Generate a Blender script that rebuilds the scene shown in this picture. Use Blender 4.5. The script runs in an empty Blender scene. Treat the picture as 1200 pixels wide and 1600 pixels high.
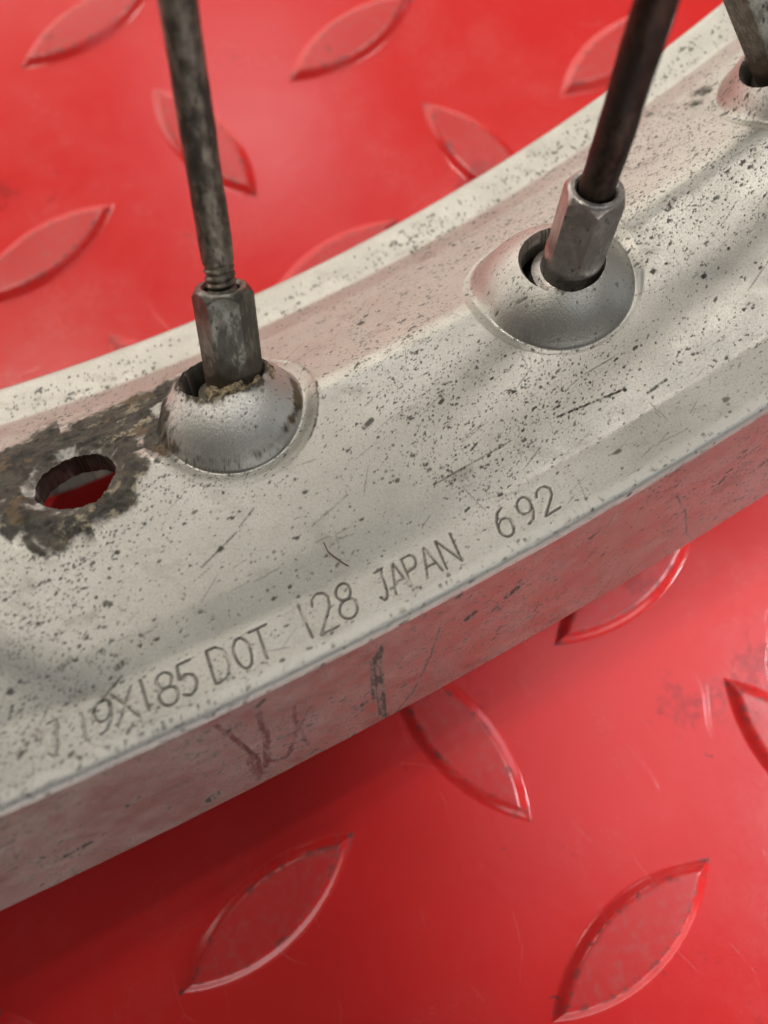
import bpy, bmesh, math
import numpy as np
from mathutils import Matrix, Vector

# ------------------------------------------------------------------ camera, world, lamps, exposure
MM = 0.001
scn = bpy.context.scene
col = scn.collection
scn.render.engine = 'CYCLES'
scn.cycles.use_denoising = True
scn.cycles.max_bounces = 6
scn.cycles.diffuse_bounces = 3
scn.cycles.glossy_bounces = 4
scn.cycles.sample_clamp_indirect = 6.0
scn.view_settings.view_transform = 'Standard'
scn.view_settings.look = 'None'
scn.view_settings.gamma = 1.0
scn.view_settings.use_curve_mapping = False
scn.view_settings.exposure = 0.0

CAM = (-21.528, -26.791, 112.560)                       # millimetres; floor is z = 0
CAM_R = ((0.87324139, -0.48727303, -0.00380248),        # camera right
         (0.47151186, 0.84297485, 0.25897871),          # camera up
         (-0.12298795, -0.22794385, 0.96587554))        # camera back
cd = bpy.data.cameras.new('camera')
cam = bpy.data.objects.new('camera', cd)
col.objects.link(cam)
m = Matrix(CAM_R).transposed().to_4x4()
m.translation = Vector(CAM) * MM
cam.matrix_world = m
cd.sensor_fit = 'AUTO'
cd.sensor_width = 36.0
cd.lens = 1205.25 / 1600.0 * 36.0
cd.clip_start = 0.002
cd.clip_end = 50.0
cd.dof.use_dof = True
cd.dof.focus_distance = 0.088
cd.dof.aperture_fstop = 13.5
scn.camera = cam

world = bpy.data.worlds.new('World')
scn.world = world
world.use_nodes = True
bg = world.node_tree.nodes['Background']
bg.inputs['Color'].default_value = (1.0, 0.94, 0.86, 1)
bg.inputs['Strength'].default_value = 0.045


def aim(o, target):
    d = Vector(target) - o.location
    o.rotation_euler = d.to_track_quat('-Z', 'Y').to_euler()


def area(name, loc, target, sx, sy, power, color, spread=180):
    l = bpy.data.lights.new(name, 'AREA')
    l.shape = 'RECTANGLE'
    l.size, l.size_y = sx, sy
    l.energy = power
    l.color = color
    l.spread = math.radians(spread)
    o = bpy.data.objects.new(name, l)
    col.objects.link(o)
    o.location = loc
    aim(o, target)
    return o


def spot(name, loc, target, power, color, size, blend, soft):
    l = bpy.data.lights.new(name, 'SPOT')
    l.energy, l.color = power, color
    l.spot_size, l.spot_blend, l.shadow_soft_size = math.radians(size), blend, soft
    o = bpy.data.objects.new(name, l)
    col.objects.link(o)
    o.location = loc
    aim(o, target)
    return o


# added lights around the wheel, lamps overhead, a cooler window to the right
area('doorway_light', (-0.05, 1.25, 0.44), (0, 0, 0.03), 3.0, 0.74, 16.5, (1.0, 0.95, 0.86))  # broad light added behind, low so the rim shades the near mat
area('ceiling_light', (0.62, 0.25, 1.40), (0, 0, 0), 1.2, 0.8, 1.9, (1.0, 0.97, 0.92))  # soft fill added overhead to brighten the near slope
area('roof_light', (0.33, -0.27, 1.2), (0.03, -0.03, 0), 0.50, 0.50, 1.2, (0.86, 0.92, 1.0))
area('window_light', (1.15, -0.12, 0.28), (0, 0, 0.02), 0.6, 0.4, 2.2, (0.82, 0.91, 1.0))
area('front_light', (-0.10, -1.25, 0.20), (0, 0, 0.03), 1.8, 0.28, 5.6, (1.0, 0.99, 0.97))  # low fill added in front to brighten the near side wall
spot('ceiling_lamp', (-0.26, 0.54, 1.10), (0.05, 0.20, 0.0), 28.0, (1.0, 0.94, 0.84), 20.8, 0.10, 0.10)  # added spot, cone edge stands in for a phone's shadow
spot('ceiling_lamp', (0.55, 0.35, 1.05), (0.06, 0.20, 0.0), 17.0, (1.0, 0.96, 0.90), 21.4, 0.10, 0.08)  # added spot, brightens the slopes on the right
spot('wall_lamp', (0.25, 0.90, 0.95), (0.03, 0.16, 0.0), 3.5, (0.93, 0.96, 1.0), 24.0, 0.15, 0.14)
spot('work_lamp', (0.50, -0.33, 0.66), (0.061, -0.086, 0.0), 31.0, (0.92, 0.95, 1.0), 9.4, 0.09, 0.02)  # added spot, its cone edge draws the shadow boundary on the mat

# ------------------------------------------------------------------ helpers
rng = np.random.default_rng(7)


def fbm(x, y, scale, octaves=4, seed=0, gain=0.5):
    """lattice value noise, roughly -1..1"""
    r = np.random.default_rng(seed)
    out = np.zeros_like(x, dtype=float)
    amp, tot = 1.0, 0.0
    for o in range(octaves):
        T = r.uniform(-1, 1, (256, 256))
        u, v = x / scale + 37.3 * o + 1000, y / scale + 11.7 * o + 1000
        iu, iv = np.floor(u).astype(int), np.floor(v).astype(int)
        fu, fv = u - iu, v - iv
        fu, fv = fu * fu * (3 - 2 * fu), fv * fv * (3 - 2 * fv)
        a, b = T[iu % 256, iv % 256], T[(iu + 1) % 256, iv % 256]
        c, d = T[iu % 256, (iv + 1) % 256], T[(iu + 1) % 256, (iv + 1) % 256]
        out += amp * ((a * (1 - fu) + b * fu) * (1 - fv) + (c * (1 - fu) + d * fu) * fv)
        tot += amp
        amp *= gain
        scale = scale / 2.03
    return out / tot * 1.6


def sstep(a, b, x):
    t = np.clip((x - a) / (b - a), 0, 1)
    return t * t * (3 - 2 * t)


def segdist(px, py, pts):
    """distance from points to a polyline"""
    d = np.full(px.shape, 1e9)
    for (x0, y0), (x1, y1) in zip(pts[:-1], pts[1:]):
        dx, dy = x1 - x0, y1 - y0
        L = dx * dx + dy * dy + 1e-12
        t = np.clip(((px - x0) * dx + (py - y0) * dy) / L, 0, 1)
        d = np.minimum(d, np.hypot(px - x0 - t * dx, py - y0 - t * dy))
    return d


def mesh_from(name, verts, faces, attrs=None, smooth=True):
    me = bpy.data.meshes.new(name)
    me.from_pydata([tuple(v) for v in verts] if not isinstance(verts, np.ndarray) else verts.tolist(), [], faces)
    if smooth:
        me.polygons.foreach_set('use_smooth', [True] * len(me.polygons))
    for k, a in (attrs or {}).items():
        a = np.asarray(a, dtype=np.float32)
        if a.ndim == 1:
            at = me.attributes.new(k, 'FLOAT', 'POINT')
            at.data.foreach_set('value', a)
        else:
            at = me.attributes.new(k, 'FLOAT_VECTOR', 'POINT')
            at.data.foreach_set('vector', a.ravel())
    me.update()
    return me


def link(name, me, mat, parent=None):
    o = bpy.data.objects.new(name, me)
    col.objects.link(o)
    if mat is not None and len(me.materials) == 0:
        me.materials.append(mat)
    if parent is not None:
        o.parent = parent
    return o


# ------------------------------------------------------------------ node helper
class NT:
    def __init__(s, name):
        s.mat = bpy.data.materials.new(name)
        s.mat.use_nodes = True
        s.t = s.mat.node_tree
        s.t.nodes.clear()
        s.out = s.t.nodes.new('ShaderNodeOutputMaterial')
        s.b = s.t.nodes.new('ShaderNodeBsdfPrincipled')
        s.t.links.new(s.b.outputs[0], s.out.inputs[0])

    def set(s, sock, v):
        if hasattr(v, 'is_output'):
            s.t.links.new(v, sock)
        elif isinstance(v, (tuple, list)):
            sock.default_value = tuple(v) + ((1.0,) if len(v) == 3 and len(sock.default_value) == 4 else ())
        else:
            sock.default_value = v

    def n(s, typ, ins=None, **props):
        nd = s.t.nodes.new('ShaderNode' + typ)
        for k, v in props.items():
            setattr(nd, k, v)
        for k, v in (ins or {}).items():
            s.set(nd.inputs[k], v)
        return nd

    def m(s, op, a, b=0.0, c=0.0):
        nd = s.n('Math', operation=op)
        s.set(nd.inputs[0], a)
        s.set(nd.inputs[1], b)
        s.set(nd.inputs[2], c)
        return nd.outputs[0]

    def mul(s, a, b): return s.m('MULTIPLY', a, b)
    def add(s, a, b): return s.m('ADD', a, b)
    def sub(s, a, b): return s.m('SUBTRACT', a, b)
    def mx(s, a, b): return s.m('MAXIMUM', a, b)

    def ss(s, x, lo, hi, to0=0.0, to1=1.0):
        nd = s.n('MapRange', {'Value': x, 'From Min': lo, 'From Max': hi, 'To Min': to0, 'To Max': to1}, interpolation_type='SMOOTHSTEP')
        return nd.outputs[0]

    def noise(s, vec, scale, detail=4.0, rough=0.55, out=0, dist=0.0):
        nd = s.n('TexNoise', {'Vector': vec, 'Scale': scale, 'Detail': detail, 'Roughness': rough, 'Distortion': dist})
        return nd.outputs[out]

    def vor(s, vec, scale, feature='F1', rand=1.0):
        return s.n('TexVoronoi', {'Vector': vec, 'Scale': scale, 'Randomness': rand}, feature=feature)

    def map(s, vec, scale=(1, 1, 1), rot=(0, 0, 0), loc=(0, 0, 0)):
        return s.n('Mapping', {'Vector': vec, 'Location': loc, 'Rotation': rot, 'Scale': scale}).outputs[0]

    def mix(s, f, a, b):
        nd = s.n('Mix', data_type='RGBA')
        s.set(nd.inputs[0], f)
        s.set(nd.inputs[6], a)
        s.set(nd.inputs[7], b)
        return nd.outputs[2]

    def lerp(s, f, a, b):
        nd = s.n('Mix', data_type='FLOAT')
        s.set(nd.inputs[0], f)
        s.set(nd.inputs[2], a)
        s.set(nd.inputs[3], b)
        return nd.outputs[0]

    def attr(s, name, vec=False):
        nd = s.n('Attribute', attribute_name=name)
        return nd.outputs['Vector'] if vec else nd.outputs['Fac']

    def vadd(s, a, b, k):
        sc = s.n('VectorMath', operation='SCALE')
        s.set(sc.inputs[0], b)
        sc.inputs['Scale'].default_value = k
        ad = s.n('VectorMath', operation='ADD')
        s.set(ad.inputs[0], a)
        s.t.links.new(sc.outputs[0], ad.inputs[1])
        return ad.outputs[0]

    def sepx(s, c, i=0):
        return s.n('SeparateXYZ', {'Vector': c}).outputs[i]

    def bump(s, h, strength, dist, normal=None):
        nd = s.n('Bump', {'Height': h, 'Strength': strength, 'Distance': dist})
        if normal is not None:
            s.t.links.new(normal, nd.inputs['Normal'])
        return nd.outputs[0]

    def p(s, **kw):
        for k, v in kw.items():
            s.set(s.b.inputs[k.replace('_', ' ')], v)


def flecks(N, vec, scale, stretch, rot, lo, hi, power, seed=0.0, soft=0.06):
    """irregular little flecks, random in size, most of them tiny"""
    w = N.noise(vec, 1.7, 3.0, 0.6, out=1)
    v = N.vadd(vec, w, 0.55)
    v = N.map(v, (scale / stretch, scale, 1), (0, 0, rot), (seed, seed * 1.7, 0))
    vo = N.vor(v, 1.0)
    rnd = N.sepx(vo.outputs['Color'], 0)
    thr = N.add(N.mul(N.m('POWER', rnd, power), hi - lo), lo)
    return N.ss(N.sub(thr, vo.outputs['Distance']), 0.0, soft)


def scratches(N, vec, along, across, rot, lo, seed=0.0):
    v = N.map(vec, (1 / along, 1 / across, 1), (0, 0, rot), (seed, seed * 2.3, 0))
    nz = N.noise(v, 1.0, 2.0, 0.5)
    gate = N.ss(N.noise(N.map(vec, (1 / along * .6, 1 / across * .12, 1), (0, 0, rot), (seed * 3, 5, 0)), 1.0, 1.0), 0.52, 0.62)
    return N.mul(N.ss(nz, lo, lo + 0.05), gate)


# ------------------------------------------------------------------ materials
def mat_rim():
    """dull, pitted aluminium; every mask is a field computed on the surface itself (mm), see build_rim"""
    N = NT('worn_aluminium')
    sv = N.attr('surf', True)
    fine = N.noise(sv, 3.6, 2.0, 0.65)
    tone, fleck, line, smudge = N.attr('tone'), N.attr('fleck'), N.attr('line'), N.attr('smudge')
    base = N.mix(tone, (0.395, 0.376, 0.332), (0.500, 0.480, 0.434))
    base = N.mix(N.ss(fine, 0.42, 0.66, 0.0, 0.32), base, (0.27, 0.25, 0.215))
    base = N.mix(N.mul(smudge, 0.55), base, (0.20, 0.175, 0.145))
    base = N.mix(line, base, (0.12, 0.105, 0.09))
    base = N.mix(N.mul(fleck, 0.93), base, (0.048, 0.042, 0.034))
    base = N.mix(N.mul(N.mx(N.mul(N.attr('polish'), .75), N.mul(N.attr('edge'), .5)), N.sub(1.0, fleck)), base, (0.60, 0.585, 0.55))  # domes and near edge painted lighter where reflections stay dark
    gr, rd, dk = N.attr('groove'), N.attr('crayon'), N.attr('scuff')
    base = N.mix(gr, base, (0.050, 0.042, 0.030))
    base = N.mix(rd, base, (0.150, 0.022, 0.018))
    base = N.mix(dk, base, (0.060, 0.052, 0.042))
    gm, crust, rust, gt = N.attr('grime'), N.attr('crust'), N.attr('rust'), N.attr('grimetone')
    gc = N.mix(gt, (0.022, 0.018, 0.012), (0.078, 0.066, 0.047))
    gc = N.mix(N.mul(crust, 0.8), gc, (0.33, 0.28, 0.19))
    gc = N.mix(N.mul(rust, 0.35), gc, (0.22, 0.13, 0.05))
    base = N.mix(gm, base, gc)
    cm = N.attr('corrosion')
    cc = N.mix(N.attr('cortone'), (0.08, 0.066, 0.05), (0.45, 0.43, 0.39))
    base = N.mix(cm, base, cc)
    dirt = N.mx(N.mul(fleck, 0.9), N.mx(gm, N.mx(N.mul(gr, 0.9), N.mx(N.mul(dk, .8), N.mul(rd, .9)))))
    rough = N.add(N.lerp(N.attr('ruff'), 0.34, 0.45), N.mul(N.sub(fine, 0.5), 0.14))
    rough = N.lerp(N.mul(N.attr('edge'), 0.8), rough, 0.58)
    rough = N.lerp(N.mul(N.attr('polish'), 0.7), rough, 0.52)
    rough = N.lerp(dirt, rough, 0.72)
    metal = N.lerp(dirt, N.lerp(cm, 0.84, 0.2), 0.0)
    h = N.mul(N.add(N.mul(fine, 0.8), N.mul(N.noise(sv, 9.0, 1.0), 0.45)), N.lerp(N.attr('polish'), 1.0, 2.2))
    N.p(Base_Color=base, Metallic=metal, Roughness=rough, Normal=N.bump(h, 0.55, 0.00006), IOR=1.5)
    return N.mat


def mat_steel(name, dark, light, stain, rlo=0.35, rhi=0.6, rustc=(0.10, 0.055, 0.03), metal=0.85, caked=False):
    N = NT(name)
    co = N.n('TexCoord').outputs['Object']
    v = N.map(co, (1000, 1000, 1000))
    a = N.noise(N.map(v, (1, 1, .7)), 0.8, 6.0, 0.7)
    b = N.noise(v, 2.6, 5.0, 0.7)
    sp = flecks(N, v, 2.3, 1.0, 0.2, -0.08, 0.45, 3.0, 2.2, 0.12)
    c = N.mix(N.ss(a, 0.38, 0.62), dark, light)
    st = N.ss(N.noise(N.map(v, (1, 1, .35), (0, 0, 0), (9, 4, 1)), 0.45, 6.0, 0.7), 0.50, 0.60)
    c = N.mix(N.mul(st, 0.85), c, stain)
    c = N.mix(N.mul(N.ss(b, 0.55, 0.72), 0.6), c, rustc)
    c = N.mix(N.mul(sp, 0.8), c, (0.02, 0.016, 0.013))
    r = N.lerp(b, rlo, rhi)
    mud = 0.0
    if caked:       # oily dirt that has crept up from the foot
        mud = N.ss(N.add(N.mul(N.sepx(v, 2), -0.16), N.mul(N.noise(N.map(v, (1, 1, .6)), 0.7, 6.0, 0.72), 1.7)), 0.30, 0.62)
        c = N.mix(N.mul(mud, 0.9), c, N.mix(b, (0.022, 0.017, 0.011), (0.085, 0.064, 0.038)))
        r = N.lerp(mud, r, 0.6)
    mt = N.lerp(N.mx(N.mx(N.mul(st, .7), sp), mud), metal, 0.15)
    N.p(Base_Color=c, Roughness=r, Metallic=mt, Normal=N.bump(N.add(b, N.mul(a, .7)), 0.5, 0.00008))
    return N.mat


def mat_crust():
    N = NT('dried_dirt')
    v = N.map(N.n('TexCoord').outputs['Object'], (1000, 1000, 1000))
    a = N.noise(v, 1.4, 6.0, 0.75)
    c = N.mix(N.ss(a, 0.38, 0.64), (0.05, 0.035, 0.02), (0.42, 0.33, 0.20))
    N.p(Base_Color=c, Roughness=0.85, Normal=N.bump(a, 0.8, 0.0003))
    return N.mat


def hairlines(N, v, scale, rot, stretch, width, gate):
    w = N.map(N.vadd(v, N.noise(v, 0.05, 1.0, out=1), 14.0), (scale, scale / stretch, 1), (0, 0, rot), (3.3 * rot, 7.1, 0))
    d = N.n('TexVoronoi', {'Vector': w, 'Scale': 1.0}, feature='DISTANCE_TO_EDGE', voronoi_dimensions='2D').outputs['Distance']
    return N.mul(N.ss(d, width, 0.0), gate)


def mat_mat(name, tread):
    N = NT(name)
    pos = N.n('NewGeometry').outputs['Position']
    v = N.map(pos, (1000, 1000, 1000))
    nz = N.n('TexNoise', {'Vector': v, 'Scale': 0.055, 'Detail': 6.0, 'Roughness': 0.66}).outputs['Color']
    sx = N.n('SeparateColor', {'Color': nz})
    n1, n2, n3 = sx.outputs[0], sx.outputs[1], sx.outputs[2]
    fc = N.n('SeparateColor', {'Color': N.n('TexNoise', {'Vector': v, 'Scale': 0.75, 'Detail': 3.0, 'Roughness': 0.65}).outputs['Color']})
    fine, f2, f3 = fc.outputs[0], fc.outputs[1], fc.outputs[2]
    c = N.mix(n1, (0.61, 0.021, 0.020), (0.66, 0.028, 0.026))
    dust = N.ss(n2, 0.50, 0.75, 0.0, 0.05)
    if tread:
        dust = N.add(dust, N.ss(f2, 0.40, 0.75, 0.0, 0.07))
    c = N.mix(dust, c, (0.50, 0.26, 0.22))
    hl = N.mx(hairlines(N, v, 0.13, 0.6, 3.5, 0.011, N.ss(n3, 0.54, 0.60)), hairlines(N, v, 0.10, 2.2, 4.0, 0.009, N.ss(n1, 0.54, 0.60)))
    c = N.mix(N.mul(hl, 0.10), c, (0.74, 0.36, 0.32))
    sm = N.mul(N.ss(N.add(N.mul(n3, .8), N.mul(f3, .2)), 0.585, 0.66), 0.42)
    c = N.mix(sm, c, (0.17, 0.012, 0.014))
    vw = N.vadd(v, nz, 9.0)
    vo = N.vor(N.map(vw, (0.10, 0.14, 1), (0, 0, .5)), 1.0)
    thr = N.sub(N.mul(N.m('POWER', N.sepx(vo.outputs['Color']), 5.0), 0.26), 0.13)
    sp = N.ss(N.sub(thr, vo.outputs['Distance']), 0.0, 0.03)
    c = N.mix(N.mul(sp, 0.75), c, (0.06, 0.018, 0.018))
    r = N.add(N.lerp(N.ss(n2, 0.35, 0.7), 0.21, 0.28), N.mul(N.sub(fine, .5), 0.08))
    dirt = sp
    if tread:
        e = N.attr('rimdist')
        ring = N.mul(N.ss(e, 0.85, 1.3), N.ss(e, 2.2, 1.5))
        line = N.mul(ring, N.ss(f3, 0.49, 0.60))
        top = N.ss(e, 1.1, 1.7)
        scf = N.mul(top, N.ss(f2, 0.50, 0.68))
        c = N.mix(N.mul(scf, 0.22), c, (0.36, 0.13, 0.11))
        c = N.mix(N.mul(top, 0.24), c, (0.33, 0.055, 0.05))
        tip = N.mul(N.attr('tip'), N.ss(fine, 0.46, 0.58))
        line = N.mx(N.mul(line, 0.55), N.mul(tip, 0.92))
        c = N.mix(line, c, (0.055, 0.030, 0.028))
        r = N.lerp(top, 0.17, N.add(r, 0.08))
        dirt = N.mx(dirt, line)
    r = N.lerp(dirt, r, 0.7)
    h = N.add(N.mul(n2, 2.6), N.add(N.mul(fine, 0.12), N.mul(hl, -0.25)))
    N.p(Base_Color=c, Roughness=r, IOR=1.5, Normal=N.bump(h, 0.18, 0.00022))
    N.b.inputs['Specular IOR Level'].default_value = 0.40
    return N.mat


M_RIM = mat_rim()
M_SPOKE = mat_steel('tarnished_steel', (0.105, 0.088, 0.068), (0.27, 0.235, 0.19), (0.034, 0.026, 0.019))
M_SPOKE_DARK = mat_steel('blackened_steel', (0.035, 0.024, 0.018), (0.075, 0.055, 0.042), (0.015, 0.011, 0.009), 0.4, 0.6)  # darker tone of the spoke steel
M_NIPPLE = mat_steel('oily_plated_steel', (0.11, 0.102, 0.082), (0.22, 0.212, 0.182), (0.045, 0.038, 0.027), 0.28, 0.46, caked=True)
M_NIPPLE_CLEAN = mat_steel('dull_plated_steel', (0.36, 0.325, 0.30), (0.52, 0.48, 0.45), (0.22, 0.185, 0.16), 0.26, 0.42)
M_CRUST = mat_crust()
M_MAT = mat_mat('red_vinyl', False)
M_TREAD = mat_mat('red_vinyl_scuffed', True)

# ------------------------------------------------------------------ floor mat with raised lens treads
floor = link('floor', mesh_from('floor', [(-2, -2, 0), (2, -2, 0), (2, 2, 0), (-2, 2, 0)], [(0, 1, 2, 3)]), M_MAT)
floor['kind'] = 'structure'
floor['label'] = 'glossy red vinyl garage mat with raised lens shaped treads'

G0 = np.array([-2.111, 73.183])
GTH = 0.210
GS = 33.990
LH, LW = 14.95, 5.2


def tread_mesh():
    nu, nv = 84, 46
    V, E, T = [], [], []
    Rc = (LH * LH + LW * LW) / (2 * LW)
    us = np.sin(np.linspace(-math.pi / 2, math.pi / 2, nu + 1))
    vs = np.sign(np.linspace(-1, 1, nv + 1)) * (1 - (1 - np.abs(np.linspace(-1, 1, nv + 1))) ** 1.9)
    for u in us:
        x = LH * u
        w = max(math.sqrt(max(Rc * Rc - x * x, 0)) - (Rc - LW), 0.0)
        for v in vs:
            y = w * v
            e = max(Rc - math.hypot(x, abs(y) + Rc - LW), 0.0)      # distance to the outline
            t = min(e / 1.75, 1.0)
            z = 0.95 * (t * t * (3 - 2 * t)) ** 0.85 + 0.05 * min(e / 4, 1)
            V.append((x * MM, y * MM, (z + 0.012 - 0.03 * (e < 1e-6)) * MM))
            E.append(e)
            T.append(max(0.0, 1 - (LH - abs(x)) / 3.2))
    F = [(i * (nv + 1) + j, (i + 1) * (nv + 1) + j, (i + 1) * (nv + 1) + j + 1, i * (nv + 1) + j + 1) for i in range(nu) for j in range(nv)]
    return mesh_from('tread', V, F, {'rimdist': E, 'tip': T})


tm = tread_mesh()
tm.materials.append(M_TREAD)
gu = np.array([math.cos(GTH), math.sin(GTH)])
gv = np.array([math.sin(GTH), -math.cos(GTH)])
for i in range(-7, 9):
    for j in range(-5, 10):
        P = G0 + GS * (i * gu + j * gv)
        if not (-210 < P[0] < 230 and -170 < P[1] < 260):
            continue
        o = link('tread', tm, None, floor)
        o.location = (P[0] * MM, P[1] * MM, 0)
        o.rotation_euler = (0, 0, GTH if (i + j) % 2 else GTH - math.pi / 2)

# ------------------------------------------------------------------ the wheel
RO = 254.0            # hub height over the rim's lowest point, mm
RS = 234.4            # shoulder radius
TAU, LIFT = -0.34186, 7.170  # wheel sunk into the mat to keep light out underneath
wheel = bpy.data.objects.new('motorcycle_wheel', None)
col.objects.link(wheel)
wheel.empty_display_size = 0.05
wheel.location = (0, 0, LIFT * MM)
wheel.rotation_euler = (TAU, 0, 0)
wheel['label'] = 'pitted silver alloy motorcycle wheel rim with steel spokes standing on the red mat'
wheel['category'] = 'wheel'

_y = np.linspace(-40, 40, 8001)
_b = np.interp(np.abs(_y), [0, 1.6, 16.3, 20.2, 27, 40], [5.85, 5.65, 1.5, 0, 0, 0])
_g = np.exp(-.5 * (np.linspace(-3, 3, 601) / .32) ** 2)
_b = np.convolve(_b, _g / _g.sum(), 'same')


def prof(y):
    return RS - np.interp(y, _y, _b)


# spoke seats: angle (deg), y, r of the pressed dome's centre, lean of the spoke (tangential, sideways)
SEATS = [
    dict(phi=-15.0, y=-1.85, r=235.9, rho=11.0, et=-0.22, ey=-0.20),
    dict(phi=-5.14, y=3.35, r=232.85, et=0.2176, ey=0.2634, hole=(0.10, 0.285)),
    dict(phi=4.998, y=-0.75, r=235.9, rho=11.0, et=0.2111, ey=-0.1973, hole=(0.10, -0.13)),
    dict(phi=15.05, y=3.6, r=236.2, rho=11.0, et=-0.20, ey=0.25),
    dict(phi=25.0, y=-1.85, r=235.9, rho=11.0, et=-0.22, ey=-0.20),
]
RHO0, RH = 8.95, 4.98
VALVE = dict(S=-39.95, y=2.9, R=4.45)

FONT = {
    '1': [[(.5, 1), (.5, 0)]],
    'J': [[(.15, .97), (.7, 1)], [(.62, 1), (.62, .22), (.5, .04), (.3, 0), (.1, .14)]],
    'X': [[(0, 1), (1, 0)], [(1, 1), (0, 0)]],
    'D': [[(0, 1), (0, 0)], [(0, 1), (.5, 1), (.8, .85), (.95, .6), (.95, .35), (.8, .12), (.5, 0), (0, 0)]],
    'T': [[(0, 1), (1, 1)], [(.5, 1), (.5, 0)]],
    'A': [[(0, 0), (.5, 1), (1, 0)], [(.18, .36), (.82, .36)]],
    'P': [[(0, 0), (0, 1), (.6, 1), (.88, .86), (.9, .68), (.65, .5), (0, .48)]],
    'N': [[(0, 0), (0, 1), (1, 0), (1, 1)]],
    '2': [[(.05, .75), (.15, .92), (.4, 1), (.7, .96), (.9, .78), (.85, .58), (.5, .32), (.05, 0), (.95, .02)]],
    '5': [[(.9, 1), (.2, 1), (.1, .55), (.45, .64), (.8, .55), (.95, .32), (.8, .1), (.45, 0), (.1, .1)]],
    '.': [[(.5, .02), (.5, .05)]],
}


def ell(cx, cy, rx, ry, n=18, a0=0, a1=2 * math.pi):
    return [(cx + rx * math.cos(a0 + (a1 - a0) * k / n), cy + ry * math.sin(a0 + (a1 - a0) * k / n)) for k in range(n + 1)]


FONT['O'] = [ell(.5, .5, .45, .5)]
FONT['8'] = [ell(.5, .76, .38, .24), ell(.5, .27, .46, .27)]
FONT['9'] = [ell(.48, .68, .42, .32), [(.9, .68), (.86, .35), (.66, .1), (.3, 0)]]
FONT['6'] = [ell(.5, .32, .43, .32), [(.08, .34), (.14, .66), (.36, .9), (.72, 1)]]
# character, middle S, bottom y, top y, width, lean, dirt
TEXT = [('J', -49.6, -24.7, -21.2, 1.7, .5, .15), ('1', -47.0, -24.6, -21.6, 1.4, .1, .12), ('9', -45.1, -24.6, -21.3, 1.9, .5, .45),
        ('X', -43.0, -24.6, -21.1, 2.0, .2, .10), ('1', -41.0, -24.4, -20.9, 1.6, .15, .7), ('.', -40.2, -24.6, -21.1, 1.6, 0, .9),
        ('8', -38.9, -24.8, -21.2, 2.0, .15, .7), ('5', -36.8, -24.7, -21.1, 1.9, .3, .75), ('D', -33.4, -24.8, -21.0, 1.9, .3, .9),
        ('O', -31.0, -24.7, -21.2, 1.8, .2, .9), ('T', -28.9, -24.7, -21.15, 1.9, .3, .8), ('1', -24.1, -24.8, -20.7, 1.4, .2, 1),
        ('2', -22.0, -25.0, -20.5, 2.2, .7, .7), ('8', -19.5, -24.8, -20.7, 2.1, .7, .9), ('J', -15.3, -24.7, -21.2, 1.7, .8, 1),
        ('A', -13.6, -24.7, -21.3, 1.7, .5, 1), ('P', -11.8, -24.6, -21.3, 1.5, .5, .8), ('A', -9.9, -24.8, -21.35, 1.75, .5, 1),
        ('N', -7.6, -24.85, -21.3, 1.8, .6, 1), ('6', -0.9, -25.0, -21.5, 1.9, .7, 1), ('9', 1.9, -24.85, -21.6, 1.9, .7, .9),
        ('2', 4.4, -25.0, -21.7, 2.1, .7, 1)]


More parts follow.
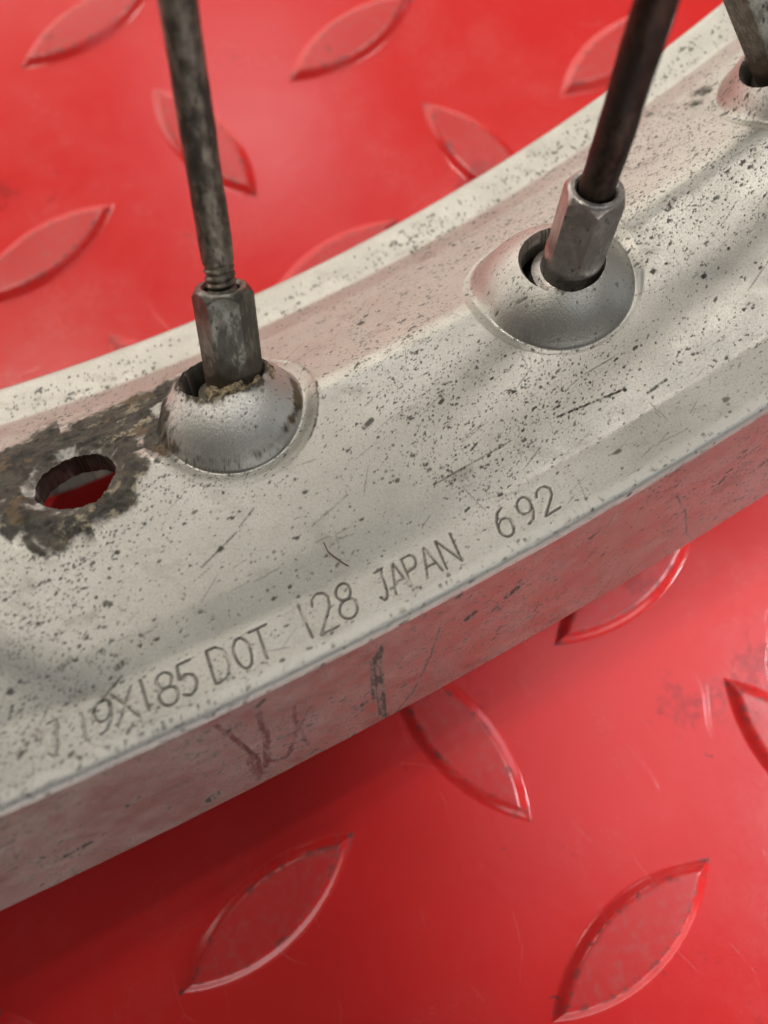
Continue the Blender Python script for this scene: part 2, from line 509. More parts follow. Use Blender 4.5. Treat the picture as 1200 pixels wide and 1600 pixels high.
def build_rim():
    # ---- cross-section, near lip -> hub side -> far lip -> tyre side
    fr = 0.85
    path, kind = [], []

    def put(pts, k):
        for q in pts:
            path.append(q)
            kind.append(k)
    put([(-26.4 + 0, 252.4), (-26.9, 253.4), (-27.8, 253.8), (-28.6, 253.5)], 5)
    n = 120
    put([(-29.1 + 1.60 * t, 252.6 + (RS + fr - 252.6) * t) for t in np.linspace(0, 1, n)], 1)
    a = np.linspace(0.03, 0.97, 14) * math.pi / 2
    put([(-27.45 + fr - fr * math.cos(t), RS + fr - fr * math.sin(t)) for t in a], 2)
    ys = np.concatenate([np.arange(-26.1, -19.6, .095), np.arange(-19.55, 17.5, .13), np.arange(17.6, 26.1, .35)])
    put([(y, None) for y in ys], 0)
    a = np.linspace(0.1, 0.9, 6) * math.pi / 2
    put([(27.45 - fr + fr * math.sin(t), RS + fr - fr * math.cos(t)) for t in a], 3)
    put([(27.5 + 1.6 * t, RS + fr + (255.4 - RS - fr) * t) for t in np.linspace(0, 1, 14)], 3)
    put([(28.6, 256.3), (27.8, 256.6), (26.9, 256.2), (26.4, 255.2)], 5)  # far lip deepened past the near one to block light under the rim
    put([(26.4 - 1.4 * t, 252.0 + (RS + 2.6 - 252.0) * t) for t in np.linspace(0.1, 0.98, 10)], 5)
    put([(y, None) for y in np.arange(24.8, -24.81, -.6)], 4)
    put([(-25.0 - 1.4 * t, RS + 2.6 + (252.0 - RS - 2.6) * t) for t in np.linspace(0.02, 0.9, 10)], 5)
    kind = np.array(kind)
    Y = np.array([q[0] for q in path], float)
    Rr = np.array([np.nan if q[1] is None else q[1] for q in path])
    top, inn = kind == 0, kind == 4
    Rr[top] = prof(Y[top])
    Rr[inn] = prof(Y[inn]) + 2.6
    q = np.concatenate([[0], np.cumsum(np.hypot(np.diff(Y), np.diff(Rr)))])
    # ---- columns
    S = np.concatenate([np.arange(-180, -58, 1.2), np.arange(-58, 72, .125), np.arange(72, 190, 1.2)])
    nc, nr = len(S), len(Y)
    SS, YY = np.meshgrid(S, Y, indexing='ij')
    RR = np.repeat(Rr[None], nc, 0).copy()
    KK = np.repeat(kind[None], nc, 0)
    QQ = np.repeat(q[None], nc, 0)
    PH = SS / RS
    A = {k: np.zeros_like(SS) for k in ('grime', 'groove', 'crayon', 'scuff', 'corrosion', 'edge', 'polish', 'tone', 'fleck', 'line', 'smudge', 'crust', 'rust', 'grimetone', 'cortone', 'ruff')}
    T = KK == 0
    vis = (SS > -60) & (SS < 74)
    # slow waviness of the rolled metal and nicks along the near edge
    RR += np.where(T | (KK == 2), 0.035 * fbm(SS, YY, 9.0, 2, 1), 0)
    nick = fbm(SS, QQ, 0.9, 3, 5)
    ew = np.where(KK == 2, 1.0, 0) + np.where(T, 1 - sstep(-26.3, -25.2, YY), 0)
    RR += ew * np.clip(nick - 0.2, 0, 1) * 0.06
    YYd = np.where((KK == 2) | (KK == 1), 0.02 * fbm(SS, QQ, 2.0, 2, 6), 0)
    A['edge'] = ew * 1.0  # lightens the near edge in colour, standing in for its bevel highlight
    # ---- pressed domes
    hole_in = []
    dn = 0.16 * fbm(SS, YY, 1.1, 3, 12)
    for st in SEATS:
        RHO = st.get('rho', RHO0)
        c = math.radians(st['phi'])
        a = (PH - c) * 229.5
        b = YY - st['y']
        d2 = np.hypot(a, b)
        near = T & (d2 < 14)
        # coined ring: flattened, faint step at its outline
        ring = 1 - sstep(10.15, 10.6, d2)
        flat = (RS - 4.35 + 0.075 * np.abs(b))
        RR = np.where(near, RR + ring * 0.07 + ring * 0.45 * sstep(10.6, 8.4, d2) * (flat - RR) * (np.abs(YY) < 12), RR)
        hh = np.sqrt(np.clip(RHO ** 2 - a ** 2 - b ** 2, 0, None))
        rd = st['r'] - hh
        blend = 0.2 + 1.0 * sstep(-6.0, 1.5, b)
        dome = np.where(d2 < RHO, rd, 1e3)
        dd = RR - dome
        k = np.clip(0.5 + 0.5 * dd / blend, 0, 1)
        sm = RR * (1 - k) + dome * k - blend * k * (1 - k)
        isd = near & (d2 < RHO)
        RR = np.where(isd, sm, RR)
        A['polish'] = np.where(isd, np.maximum(A['polish'], sstep(-0.1, 0.5, dd) * (.85 if 'rho' not in st else .40)), A['polish'])  # domes lightened: cleaner metal, plus colour for the light they miss
        # seat hole
        ax = np.array([*st.get('hole', (st['et'], st['ey'])), 1.0])
        ax /= np.linalg.norm(ax)
        hz = st['r'] - RR
        al = a * ax[0] + b * ax[1] + hz * ax[2]
        px, py, pz = a - al * ax[0], b - al * ax[1], hz - al * ax[2]
        pd = np.sqrt(px ** 2 + py ** 2 + pz ** 2)
        ins = isd & (pd < RH) & (hz > 0)
        hole_in.append((ins, 'seat', st, ax, (px, py, pz, pd)))
        if abs(st['phi'] + 5.14) < .1:
            left = (a, b, d2, pd, isd)
    # ---- valve hole
    va, vb = (SS - VALVE['S']) * 0.985, YY - VALVE['y']
    vd = np.hypot(va, vb)
    ang = np.arctan2(vb, va)
    wob = 0.26 * fbm(np.cos(ang) * 3 + 9, np.sin(ang) * 3 + 9, 2.6, 2, 21)
    vR = VALVE['R'] + wob
    nearv = T & (vd < 14)
    RR = np.where(nearv, RR + 1.0 * (1 - sstep(-.2, 2.2, vd - vR)) ** 1.3, RR)
    ins = nearv & (vd < vR)
    hole_in.append((ins, 'valve', None, None, (va, vb, vd, vR)))
    ins4 = (KK == 4) & (vd < VALVE['R'] + .1)
    # ---- baked dirt: round the valve hole, on towards the first spoke seat, in the crease of its dome
    big = fbm(SS, YY, 4.0, 4, 31)
    g = 1 - sstep(6.6, 10.6, vd * np.where(va < 0, .90, 1.0) * np.where(vb < 0, 1.16, 1.0) + big * 1.3 - np.where(vb > 0, 0.16 * vb, 0))
    band = segdist(SS, YY, [(-36, 10.5), (-29.5, 11.5), (-25.5, 12.6), (-21, 13.6), (-17.5, 13.2)])
    g = np.maximum(g, (1 - sstep(1.2, 5.2, band + big * 1.2)) * 0.95)
    mid_ = segdist(SS, YY, [(-36.5, 7.0), (-32, 8.0), (-29.0, 9.0)])
    g = np.maximum(g, (1 - sstep(1.6, 4.6, mid_ + big * .8)) * 1.0)
    a, b, d2, pd, isd = left
    g = np.maximum(g, isd * (1 - sstep(-.1, 1.5, pd - RH + big * .5)) * (0.36 + 0.50 * sstep(-4.2, -1.5, b) ))
    crease = np.exp(-((d2 - 7.95) / 0.4) ** 2) * sstep(-11, -4, a)
    g = np.maximum(g, crease * (0.50 + 0.30 * big) * T)
    g = np.maximum(g, T * np.exp(-((d2 - 10.35) / 0.22) ** 2) * 0.30 * sstep(0, 2, a) * sstep(10, 8, np.abs(b)))
    g = np.maximum(g, T * sstep(11.5, 9.0, d2) * sstep(-5.0, -8.2, a + .5 * big) * sstep(-4.5, 0.5, b + big) * 1.0)
    drip = segdist(SS, YY, [(-46.4, -3.2), (-46.0, -4.6), (-45.2, -5.4), (-43.9, -5.6)])
    g = np.maximum(g, 0.75 * (1 - sstep(0.15, 0.75, drip)))
    for (x, y, r) in [(60.5, 4.0, 3.2), (52.0, 12.4, 2.0), (54.5, 14.0, 2.4)]:
        g = np.maximum(g, 0.55 * (1 - sstep(0, r, np.hypot(SS - x, YY - y))))
    A['grime'] = np.where(T, np.clip(g, 0, 1), 0)
    cor = np.where(T, 1 - sstep(0.2, 2.1, vd - vR + .5 * big), 0) * np.where(va < 1.2, 1.0, 0.62) * np.where(vb < -3.4, .7, 1)
    cor = np.maximum(cor, T * 0.62 * (1 - sstep(1.0, 2.6, np.hypot(SS + 28.3, YY - 9.3))))
    A['corrosion'] = cor
    RR -= np.where(T, A['grime'] * (0.04 + 0.36 * np.abs(fbm(SS, YY, 1.1, 5, 44))) + cor * 0.14 * (fbm(SS, YY, 2.0, 4, 45)), 0)
    # ---- stamped characters
    strip = T & (YY < -18.8) & vis
    sx, sy = SS[strip], YY[strip]
    dep, gro = np.zeros_like(sx), np.zeros_like(sx)
    for ch, s0, y0, y1, w, lean, dirt in TEXT:
        sel = np.abs(sx - s0) < 2.6
        if not sel.any():
            continue
        px, py = sx[sel], sy[sel]
        d = np.full(px.shape, 1e9)
        for pl in FONT[ch]:
            pts = [(s0 + (u - .5) * w + lean * (v - .5), y0 + (y1 - y0) * v) for u, v in pl]
            d = np.minimum(d, segdist(px, py, pts))
        hw = 0.15
        amp = 0.21 if dirt > .3 else 0.17
        dep[sel] = np.maximum(dep[sel], amp * np.clip(1 - (d / hw) ** 2, 0, None)) - 0.035 * np.exp(-((d - hw - .07) / .08) ** 2)
        gro[sel] = np.maximum(gro[sel], max(min(dirt * 1.1, 1), .28) * (1 - sstep(0.03, 0.12, d)))
    RR[strip] += dep
    A['groove'][strip] = gro
    # ---- crayon and scuff marks on the near side wall
    W = KK == 1
    wx, wr = SS[W], RR[W]

    def stroke(key, pts, half, amt, msk=W, px=None, py=None):
        px = wx if px is None else px
        py = wr if py is None else py
        d = segdist(px, py, pts)
        v = amt * (1 - sstep(half * .55, half * 1.05, d))
        A[key][msk] = np.maximum(A[key][msk], v)
    for off, r0, r1 in ((-.75, 239.6, 247), (-.35, 238.6, 251), (.05, 238.2, 253.4), (.42, 237.6, 253.2), (.8, 237.2, 244)):
        stroke('scuff', [(-19.0 + off, r0), (-19.7 + off * .9, (r0 + r1) / 2), (-20.4 + off * .45, r1)], 0.26, 0.95)
    stroke('scuff', [(-20.6, 239.0), (-18.6, 238.6)], 0.18, 0.6)
    stroke('scuff', [(-11.8, 239.5), (-13.6, 244.5), (-16.4, 250.0), (-19.3, 253.0)], 0.16, 0.8)
    stroke('scuff', [(17.9, 240.5), (19.2, 245), (19.5, 250), (20.6, 253.0)], 0.16, 0.7)
    stroke('crayon', [(-36.0, 236.8), (-34.9, 241.6), (-34.0, 247.0), (-34.3, 250.8)], 0.42, 0.95)
    stroke('crayon', [(-34.6, 246.0), (-34.6, 251.2)], 0.75, 0.8)
    stroke('crayon', [(-32.0, 238.2), (-32.2, 243.0), (-33.2, 248.0), (-33.9, 250.6)], 0.55, 0.9)
    stroke('crayon', [(-28.6, 240.2), (-29.6, 246.0), (-31.2, 249.6), (-32.6, 249.2), (-33.2, 248)], 0.32, 0.85)
    stroke('crayon', [(-27.2, 241.8), (-29.2, 245.2), (-31.0, 249.4)], 0.28, 0.7)
    stroke('crayon', [(-28.8, 243.2), (-28.9, 249.4)], 0.22, 0.6)
    stroke('scuff', [(-34.8, 242.0), (-34.0, 246.4)], 0.2, 0.8)
    for x, r_, l, h in [(-3.1, 240.5, 1.3, .5), (-8.2, 240.6, 1.1, .42), (-39.5, 250.2, .7, .8), (-53.0, 247.5, 3.4, .4), (-22.1, 246.9, 1.0, .45), (-31.4, 236.6, .8, .35), (-46, 243.2, 1.3, .3), (24, 243, .7, .35), (-34.9, 238.6, 1.6, .35)]:
        stroke('scuff', [(x - l / 2, r_ + .25), (x + l / 2, r_ - .25)], h, 1.0)
    tx, ty = SS[T], YY[T]
    for pts, hw, amt in [([(10.8, -15.9), (19.0, -17.0)], .15, 1), ([(-5.0, -15.9), (-1, -15.8), (4.2, -15.7)], .11, .7), ([(36.5, -1.9), (37.9, -1.2)], .42, 1), ([(36.8, -0.7), (37.8, -0.5)], .25, 1),
                         ([(-45.0, -21.4), (-43.9, -20.6), (-42.3, -19.7)], .16, .8), ([(-42.5, -18.9), (-41.6, -18.6)], .35, 1), ([(-47.3, -16.9), (-46.2, -16.5)], .35, .8),
                         ([(-8.6, -6.6), (-7.4, -6.2)], .35, .9), ([(20.8, -18.6), (23.4, -18.4)], .18, .8), ([(-19, -14), (-14, -12.6)], .12, .6), ([(-31, -13), (-26.5, -11.2)], .13, .7), ([(-26, -10.8), (-23.8, -9.6)], .12, .6)]:
        stroke('scuff', pts, hw, amt, T, tx, ty)
    # ---- surface fields: tone, flecks of grime and pits, fine scratches, smudges
    Wd = (KK <= 2) & vis
    n_a = fbm(SS, QQ, 12.0, 5, 51)
    n_b = fbm(SS, QQ, 1.6, 4, 52, .6)
    n_c = fbm(SS * .7, QQ * 1.3, .7, 3, 53, .6)
    A['tone'] = np.clip(0.5 + 0.22 * n_a + 0.20 * n_b, 0, 1)
    A['ruff'] = np.clip(0.5 + 0.5 * fbm(SS, QQ, 3.0, 5, 54), 0, 1)
    A['smudge'] = .75 * sstep(0.28, 0.85, fbm(SS * .6 + QQ * .25, QQ, 2.4, 6, 55, .62)) * (0.5 + .5 * sstep(-.2, .5, n_a))
    rows = np.where(kind <= 2)[0]
    qr = q[rows]
    c0 = int(np.searchsorted(S, -58))
    c1 = int(np.searchsorted(S, 72))
    Sz = S[c0:c1]

    def stamp(key, s0, q0, l, w, ang, amt, pit=0.0, rag=0.55):
        R_ = max(l, w) * 1.6 + .2
        i0, i1 = c0 + int((s0 - R_ - Sz[0]) / .125), c0 + int((s0 + R_ - Sz[0]) / .125) + 2
        i0, i1 = max(i0, c0), min(i1, c1)
        j0, j1 = int(np.searchsorted(qr, q0 - R_)), int(np.searchsorted(qr, q0 + R_))
        if i1 <= i0 or j1 <= j0:
            return
        j0, j1 = rows[0] + j0, rows[0] + j1
        x, y = SS[i0:i1, j0:j1] - s0, QQ[i0:i1, j0:j1] - q0
        u, v = x * math.cos(ang) + y * math.sin(ang), -x * math.sin(ang) + y * math.cos(ang)
        d = np.sqrt((u / l) ** 2 + (v / w) ** 2) * (1 + rag * n_c[i0:i1, j0:j1])
        m_ = amt * (1 - sstep(.7, 1.15, d))
        A[key][i0:i1, j0:j1] = np.maximum(A[key][i0:i1, j0:j1], m_)
        if pit:
            RR[i0:i1, j0:j1] += np.where(KK[i0:i1, j0:j1] == 0, pit * m_, 0)
    rg = np.random.default_rng(11)
    qmax = qr[-1]
    qtop = float(np.interp(-26.1, Y[rows], qr))
    for k in range(60000):
        s0, q0 = rg.uniform(-58, 72), rg.uniform(2, qmax - 1)
        dens = 0.52 + 0.80 * float(n_a[min(c0 + int((s0 + 58) / .125), nc - 1), rows[min(int(np.searchsorted(qr, q0)), len(rows) - 1)]])
        if rg.uniform() > max(dens, .2):
            continue
        l = 0.050 * math.exp(abs(rg.normal(0, .55)))
        if rg.uniform() < .012:
            l *= 2.0
        asp = rg.uniform(.32, .9)
        if q0 < qtop:
            asp *= .75
            l *= 1.15
        stamp('fleck', s0, q0, l * 1.25, l * asp, rg.normal(.10, .35), rg.uniform(.6, 1.0), 0.03)
    for k in range(900):        # loose specks round the dirty hole
        ang_, rad_ = rg.uniform(0, 6.28), abs(rg.normal(0, 1)) * 4.5 + 8
        stamp('fleck', VALVE['S'] + rad_ * math.cos(ang_), float(np.interp(VALVE['y'] + .9 * rad_ * math.sin(ang_), Y[rows], qr)), *rg.uniform(.05, .15, 2), rg.uniform(0, 3), rg.uniform(.5, 1), -0.03)
    for k in range(520):
        s0, q0 = rg.uniform(-58, 72), rg.uniform(2, qmax - 1)
        ang = rg.normal(.12, .3) if rg.uniform() < .7 else rg.normal(.9, .4)
        stamp('line', s0, q0, rg.uniform(.5, 2.2), rg.uniform(.05, .085), ang, rg.uniform(.2, .65), 0, .35)
    for k in range(70):        # chips along the worn near edge
        stamp('fleck', rg.uniform(-58, 72), qtop + rg.normal(-.5, .7), rg.uniform(.12, .42), rg.uniform(.08, .2), rg.normal(.05, .2), rg.uniform(.5, 1))
    # ---- break the drawn fields up with grain
    gn = 0.55 * fbm(SS, QQ, 2.2, 6, 61, .68) + 0.35 * n_b
    gsm = A['grime'].copy()
    A['grime'] = (.35 * sstep(.22, .5, gsm + .5 * gn) + .65 * sstep(.40, .62, gsm + .55 * gn)) * sstep(.02, .25, gsm)
    A['smudge'] = np.maximum(A['smudge'], .8 * sstep(.04, .55, gsm + .25 * gn) * sstep(.02, .2, gsm))
    A['grime'] = np.where(KK >= 4, .55 + .4 * sstep(-.4, .4, n_b), A['grime'])      # tyre side: dirt tone spread over it, painting the interior's shade
    A['grimetone'] = np.clip(.5 + .8 * fbm(SS, QQ, 1.4, 5, 62, .7), 0, 1)
    A['crust'] = sstep(.22, .58, fbm(SS, QQ, 1.2, 5, 63, .72)) * sstep(-.35, .35, fbm(SS, QQ, 4, 2, 66) + .5 * np.exp(-((SS + 29) / 4) ** 2 - ((YY - 10) / 4) ** 2))
    A['rust'] = sstep(.42, .7, fbm(SS, QQ, 2.6, 4, 64, .6))
    csm = A['corrosion'].copy()
    A['corrosion'] = sstep(.30, .62, csm + .45 * fbm(SS, YY, 2.0, 5, 65, .66)) * sstep(.02, .2, csm)
    A['cortone'] = sstep(-.35, .65, fbm(SS, YY, 1.6, 5, 67, .65))
    A['groove'] = A['groove'] * sstep(-.65, -.1, n_b)
    A['crayon'] = A['crayon'] * (.50 + .45 * sstep(-.35, .35, fbm(SS * 2.2, QQ * .6, 1.2, 4, 68, .65)))
    A['scuff'] = A['scuff'] * (.25 + .7 * sstep(-.45, .1, fbm(SS * 2.5, QQ * .5, 1.1, 4, 69, .65)))
    # ---- to 3-D
    XX = RR * np.sin(PH)
    ZZ = RO - RR * np.cos(PH)
    YO = YY + YYd
    P3 = np.stack([XX, YO, ZZ], -1)
    removed = np.zeros((nc, nr), bool)
    for ins, typ, st, ax, dat in hole_in:
        core = ins.copy()
        # vertices inside next to a vertex outside are pulled on to the outline of the hole
        out = ~ins
        nb = np.zeros_like(ins)
        for di in (-1, 0, 1):
            for dj in (-1, 0, 1):
                nb |= np.roll(np.roll(out, di, 0), dj, 1)
        edge = ins & nb
        removed |= ins & ~nb
        I = np.where(edge)
        if typ == 'seat':
            px, py, pz, pd = (x[I] for x in dat)
            s = RH / np.maximum(pd, 1e-6)
            h0 = math.sqrt(st.get('rho', RHO0) ** 2 - RH ** 2)
            a_, b_, h_ = px * s + ax[0] * h0, py * s + ax[1] * h0, pz * s + ax[2] * h0
            ph = math.radians(st['phi']) + a_ / 229.5
            rr = st['r'] - h_
            P3[I] = np.stack([rr * np.sin(ph), st['y'] + b_, RO - rr * np.cos(ph)], -1)
        else:
            va_, vb_, vd_, vR_ = (x[I] for x in dat)
            s = vR_ / np.maximum(vd_, 1e-6)
            ph = (VALVE['S'] + va_ * s / .985) / RS
            rr = RR[I]
            P3[I] = np.stack([rr * np.sin(ph), VALVE['y'] + vb_ * s, RO - rr * np.cos(ph)], -1)
        for (i, j) in ():
            pass
        st_idx = edge
        if typ == 'seat':
            st['_edge'] = edge
        else:
            VALVE['_edge'] = edge
    removed |= ins4
    idx = np.arange(nc * nr).reshape(nc, nr)
    jn = (np.arange(nr) + 1) % nr
    v0, v1, v2, v3 = idx[:-1, :], idx[1:, :], idx[1:, jn], idx[:-1, jn]
    rm = removed
    bad = rm[:-1, :] | rm[1:, :] | rm[1:, jn] | rm[:-1, jn]
    eall = np.zeros_like(rm)
    for _, typ, st, ax, dat in hole_in:
        eall |= (st['_edge'] if typ == 'seat' else VALVE['_edge'])
    full = eall[:-1, :] & eall[1:, :] & eall[1:, jn] & eall[:-1, jn]
    keep = ~(bad | full)
    F = np.stack([v0[keep], v1[keep], v2[keep], v3[keep]], -1)
    V = P3.reshape(-1, 3)
    used = np.zeros(nc * nr, bool)
    used[F.ravel()] = True
    # ---- walls of the holes: sweep the open outline down through the metal
    cnt = {}
    top_flat = (KK == 0).ravel()
    selF = F[eall.ravel()[F].any(1)]
    for f in selF:
        for k in range(4):
            e = (int(f[k]), int(f[(k + 1) % 4]))
            key = (min(e), max(e))
            cnt[key] = cnt.get(key, 0) + 1
    eflat = eall.ravel()
    owner = {}
    for _, typ, st, ax, dat in hole_in:
        e = (st['_edge'] if typ == 'seat' else VALVE['_edge']).ravel()
        for i in np.where(e)[0]:
            owner[int(i)] = (typ, st, ax)
    extraV, extraF, exA, newid = [], [], [], {}
    nb0 = len(V)

    def down(i, lev):
        k = (i, lev)
        if k in newid:
            return newid[k]
        typ, st, ax = owner[i]
        P = V[i]
        ph = math.atan2(P[0], RO - P[2])
        er = np.array([-math.sin(ph), 0, math.cos(ph)])
        if typ == 'seat':
            c = math.radians(st['phi'])
            er0, et0 = np.array([-math.sin(c), 0, math.cos(c)]), np.array([math.cos(c), 0, math.sin(c)])
            dvec = er0 * ax[2] + et0 * ax[0] + np.array([0, ax[1], 0])
            cc = np.array([st['r'] * math.sin(c), st['y'], RO - st['r'] * math.cos(c)])
            v = P - cc
            perp = v - (v @ dvec) * dvec
            # chamfered lip, then the bore
            shrink = (0.05, 0.30, 0.34)[lev]
            dp = (0.10, 0.45, 3.4)[lev]
            Q = P - perp / RH * shrink - dvec * dp
        else:
            ce = np.array([RO * 0, 0, 0])
            dp = (0.35, 1.4, 2.9)[lev]
            Q = P - er * dp
        extraV.append(Q)
        exA.append(i)
        newid[k] = nb0 + len(extraV) - 1
        return newid[k]
    for (i, j), c in cnt.items():
        if c == 1 and eflat[i] and eflat[j]:
            a0, b0 = i, j
            for lev in range(3):
                a1, b1 = down(i, lev), down(j, lev)
                extraF.append((a0, b0, b1, a1))
                a0, b0 = a1, b1
    V = np.concatenate([V, np.array(extraV)]) * MM
    ex = np.array(exA)
    attrs = {k: np.concatenate([v.ravel(), v.ravel()[ex]]) for k, v in A.items()}
    isv = np.array([owner[int(i)][0] == 'valve' for i in ex])
    lv = np.array([k[1] for k in newid])
    exn = fbm(np.arctan2(YY.ravel()[ex] - VALVE['y'], SS.ravel()[ex] - VALVE['S']) * 4.4, lv * 1.3, 1.6, 3, 71)
    attrs['corrosion'][nc * nr:] = np.where(isv, sstep(-.3, .3, exn), 0.0)
    attrs['grime'][nc * nr:] = np.where(isv, sstep(.3, -.3, exn), np.where(np.isin(ex, np.where(hole_in[1][0].ravel())[0]), 0.9, sstep(-.2, .5, exn) * .6))
    attrs['polish'][nc * nr:] = 0
    sq = np.stack([SS.ravel(), QQ.ravel(), np.zeros(nc * nr)], -1)
    exq = sq[ex].copy()
    exq[:, 2] = np.arange(len(ex)) % 7 * 0.3
    attrs['surf'] = np.concatenate([sq, exq])
    # drop unused vertices
    Fl = np.concatenate([F, np.array(extraF, dtype=int)])
    u = np.zeros(len(V), bool)
    u[Fl.ravel()] = True
    remap = np.cumsum(u) - 1
    Fl = remap[Fl]
    V = V[u]
    attrs = {k: v[u] for k, v in attrs.items()}
    me = bpy.data.meshes.new('rim')
    me.vertices.add(len(V))
    me.vertices.foreach_set('co', V.astype(np.float32).ravel())
    me.loops.add(Fl.size)
    me.loops.foreach_set('vertex_index', Fl.astype(np.int32).ravel())
    me.polygons.add(len(Fl))
    me.polygons.foreach_set('loop_start', np.arange(0, Fl.size, 4, dtype=np.int32))
    me.polygons.foreach_set('use_smooth', np.ones(len(Fl), bool))
    for k, a in attrs.items():
        a = a.astype(np.float32)
        if a.ndim == 1:
            at = me.attributes.new(k, 'FLOAT', 'POINT')
            at.data.foreach_set('value', a)
        else:
            at = me.attributes.new(k, 'FLOAT_VECTOR', 'POINT')
            at.data.foreach_set('vector', a.ravel())
    me.update(calc_edges=True)
    me.validate()
    return me


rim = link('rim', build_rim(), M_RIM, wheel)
rim['label'] = 'pitted silver aluminium rim stamped J 19X1.85 DOT 128 JAPAN 692'


# ------------------------------------------------------------------ spokes and nipples
def seat_frame(st, shift=0.0):
    c = math.radians(st['phi'])
    er = np.array([-math.sin(c), 0, math.cos(c)])
    et = np.array([math.cos(c), 0, math.sin(c)])
    ey = np.array([0, 1.0, 0])
    d = er + st['et'] * et + st['ey'] * ey
    d /= np.linalg.norm(d)
    cc = np.array([st['r'] * math.sin(c), st['y'], RO - st['r'] * math.cos(c)])
    base = cc + d * math.sqrt(st.get('rho', RHO0) ** 2 - RH ** 2) + et * shift
    x = et - (et @ d) * d
    x /= np.linalg.norm(x)
    y = np.cross(d, x)
    mt = Matrix(((x[0], y[0], d[0], base[0] * MM), (x[1], y[1], d[1], base[1] * MM), (x[2], y[2], d[2], base[2] * MM), (0, 0, 0, 1)))
    return mt


def spoke_mesh(name, R, z0, L, thread_top, bend, seed):
    ns, V, F = 40, [], []
    zs = np.concatenate([np.arange(z0, thread_top, .09), np.linspace(thread_top, thread_top + 1.2, 8), np.linspace(thread_top + 1.6, L, 110)])
    th = np.linspace(0, 2 * math.pi, ns, endpoint=False)
    for z in zs:
        t = np.clip((z - 16.5) / 4.0, 0, 1)
        bx, by = bend[0] * (z - 10) * t * .05, bend[1] * (z - 10) * t * .05
        rr = R * (1 + 0.012 * np.sin(z * .7 + seed) + 0.012 * np.sin(z * 1.9 + 2 * seed))
        rr = np.full(ns, rr)
        if z < thread_top + .8:
            k = min(1.0, max(0.0, (thread_top + .8 - z) / .6))
            ph = (z / 0.78 - th / (2 * math.pi)) % 1.0
            rr = rr - 0.06 * k - 0.26 * k * np.abs(2 * ph - 1) ** 1.3
        for a, r in zip(th, rr):
            V.append(((bx + r * math.cos(a)) * MM, (by + r * math.sin(a)) * MM, z * MM))
    n = len(zs)
    F = [(i * ns + j, i * ns + (j + 1) % ns, (i + 1) * ns + (j + 1) % ns, (i + 1) * ns + j) for i in range(n - 1) for j in range(ns)]
    F.append(tuple(range(ns - 1, -1, -1)))
    F.append(tuple((n - 1) * ns + j for j in range(ns)))
    return mesh_from(name, V, F)


def nipple_mesh(name, flat, rnd, H, bore, rot, seed):
    """round bar with six milled flats that run out above the seat, chamfered top and open bore"""
    ns = 144
    th = np.linspace(0, 2 * math.pi, ns, endpoint=False)
    hexr = flat / np.cos((th - rot + math.pi / 6) % (math.pi / 3) - math.pi / 6)
    rows = []
    for z in np.concatenate([[-4.2, -3.8, -2.2], np.linspace(-1.6, 2.6, 22), np.linspace(2.8, H - 1.3, 14), np.linspace(H - 1.2, H, 16)]):
        run = 0.0 if z > 2.3 else (2.3 - z) ** 2 * 0.16                # flats run out in a curve
        r = np.minimum(rnd, hexr + run)
        r = np.minimum(r, rnd + 0.12 - max(0, z - (H - 1.15)) * 0.62)   # chamfer
        if z > H - .2:
            r = r - (z - H + .2) ** 2 * 3
        if z < -1.6:
            r = np.full(ns, 4.3 if z < -2 else 3.5)
        rows.append((r, np.full(ns, z)))
    rim_r = rows[-1][0]
    nz = 0.05 * fbm(np.cos(th) * 3, np.sin(th) * 3 + seed, .8, 3, seed + 1)
    rows.append((np.full(ns, bore + .35) + nz, np.full(ns, H + .02)))
    rows.append((np.full(ns, bore + .08) + nz, np.full(ns, H - .28)))
    rows.append((np.full(ns, bore), np.full(ns, H - 2.4)))
    V = [(r[k] * math.cos(th[k]) * MM, r[k] * math.sin(th[k]) * MM, z[k] * MM) for r, z in rows for k in range(ns)]
    n = len(rows)
    F = [(i * ns + j, i * ns + (j + 1) % ns, (i + 1) * ns + (j + 1) % ns, (i + 1) * ns + j) for i in range(n - 1) for j in range(ns)]
    F.append(tuple(range(ns - 1, -1, -1)))
    me = mesh_from(name, V, F)
    me.set_sharp_from_angle(angle=math.radians(24))
    return me


def crust_mesh(a0, a1, seed):
    """lumpy dried dirt packed between nipple and seat"""
    nu, nv = 150, 26
    t, j = np.meshgrid(np.arange(nu + 1) / nu, np.arange(nv), indexing='ij')
    a = a0 + (a1 - a0) * t
    taper = np.minimum(1, np.minimum(6 * t, 6 * (1 - t))) ** .6
    b = 2 * math.pi * j / nv
    r = 1.0 * taper * (1 + .6 * fbm(a * 4.0 + np.cos(b) * 1.2, np.sin(b) * 1.2, .9, 4, seed))
    rad = 4.0 + r * np.cos(b) * .85
    z = -.75 + r * np.sin(b) * 1.1 + .35 * fbm(a * 4.0, a * 0, 1.6, 3, seed + 4)
    V = (np.stack([rad * np.cos(a), rad * np.sin(a), z], -1).reshape(-1, 3)) * MM
    F = [(i * nv + j, i * nv + (j + 1) % nv, (i + 1) * nv + (j + 1) % nv, (i + 1) * nv + j) for i in range(nu) for j in range(nv)]
    return mesh_from('dirt_crust', V, F)


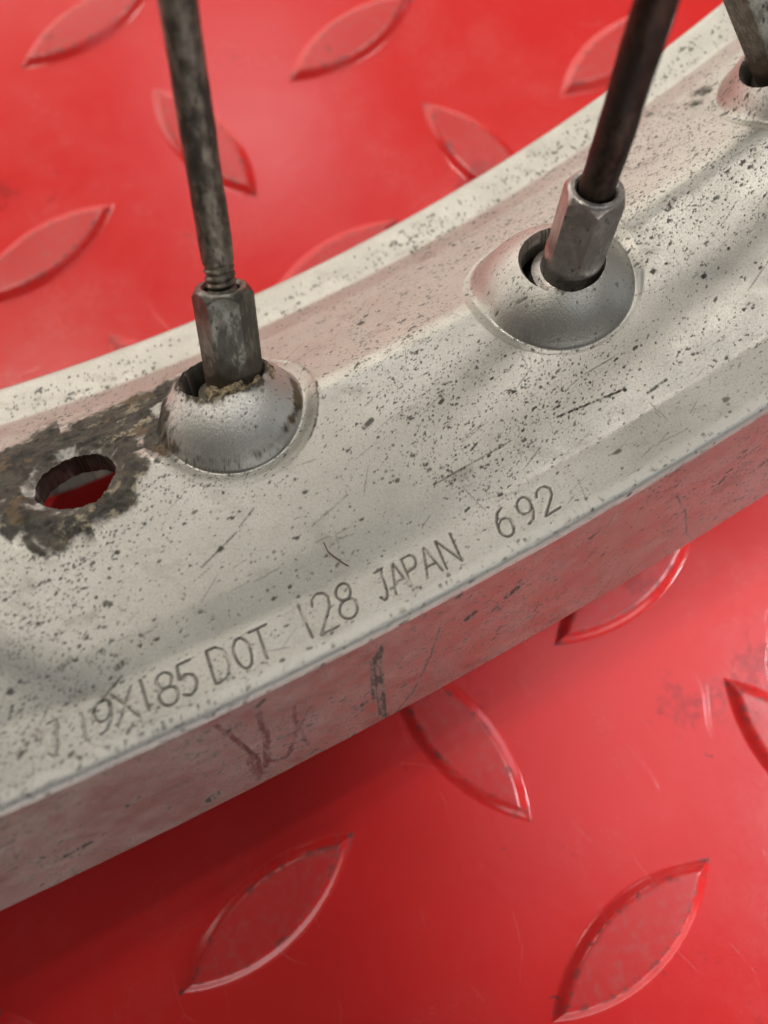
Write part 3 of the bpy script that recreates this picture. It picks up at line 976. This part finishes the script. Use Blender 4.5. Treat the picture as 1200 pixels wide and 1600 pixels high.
cfg = [  # shift, spoke radius, nipple height, thread top, bend, hex turn, spoke mat, nipple mat
    (0.0, 1.80, 10.0, 9.0, (0.0, 0.0), 0.30, M_SPOKE, M_NIPPLE_CLEAN),
    (0.55, 1.70, 10.0, 12.0, (-0.15, 0.05), 0.26, M_SPOKE, M_NIPPLE),
    (0.0, 1.86, 10.0, 8.4, (0.55, 0.9), 0.52, M_SPOKE_DARK, M_NIPPLE_CLEAN),
    (0.0, 1.84, 11.5, 9.0, (0.0, 0.0), 0.10, M_SPOKE, M_NIPPLE),
    (0.0, 1.84, 10.0, 9.0, (0.0, 0.0), 0.45, M_SPOKE, M_NIPPLE_CLEAN),
]
labels = ['', 'grey brown stained spoke with threads showing above its dirt caked nipple', 'nearly black slightly bent spoke in a clean grey nipple', 'dull grey spoke cut by the upper right corner', '']
for k, (st, (sh, R, H, tt, bend, rot, ms, mn)) in enumerate(zip(SEATS, cfg)):
    sp = link('spoke', spoke_mesh('spoke', R, 4.0, 150.0, tt, bend, k + 1.3), ms, wheel)
    sp.matrix_local = seat_frame(st, sh)
    if labels[k]:
        sp['label'] = labels[k]
    nip = link('nipple', nipple_mesh('nipple', (2.98, 2.86, 2.98, 3.1, 2.98)[k], (3.42, 3.28, 3.42, 3.55, 3.42)[k], H, R + .12, rot, k + 2), mn, sp)
    if k == 1:
        nip['label'] = 'dirty hexagonal spoke nipple with yellowish crust at its foot'
        cr = link('dirt_crust', crust_mesh(math.radians(200), math.radians(372), 4), M_CRUST, sp)

# ------------------------------------------------------------------ a hair lying on the rim
pts = [(-18.75, -16.17), (-18.78, -17.18), (-18.53, -17.82), (-18.14, -18.46), (-17.9, -18.9), (-17.54, -19.41)]
V, F, ns = [], [], 6
for s, y in pts:
    ph = s / RS
    r = float(prof(np.array([y]))[0]) - 0.14
    c = np.array([r * math.sin(ph), y, RO - r * math.cos(ph)])
    for j in range(ns):
        a = 2 * math.pi * j / ns
        V.append(((c[0] + .06 * math.cos(a)) * MM, (c[1] + .03 * math.cos(a)) * MM, (c[2] + .06 * math.sin(a)) * MM))
F = [(i * ns + j, i * ns + (j + 1) % ns, (i + 1) * ns + (j + 1) % ns, (i + 1) * ns + j) for i in range(len(pts) - 1) for j in range(ns)]
NH = NT('brown_hair')
NH.p(Base_Color=NH.mix(NH.noise(NH.n('TexCoord').outputs['Object'], 900.0), (0.10, 0.045, 0.02), (0.22, 0.11, 0.05)), Roughness=0.5)
hair = link('hair', mesh_from('hair', V, F), NH.mat)
hair.location = wheel.location
hair.rotation_euler = wheel.rotation_euler
hair['label'] = 'short brown hair lying on the rim above the stamped 128'
hair['category'] = 'hair'
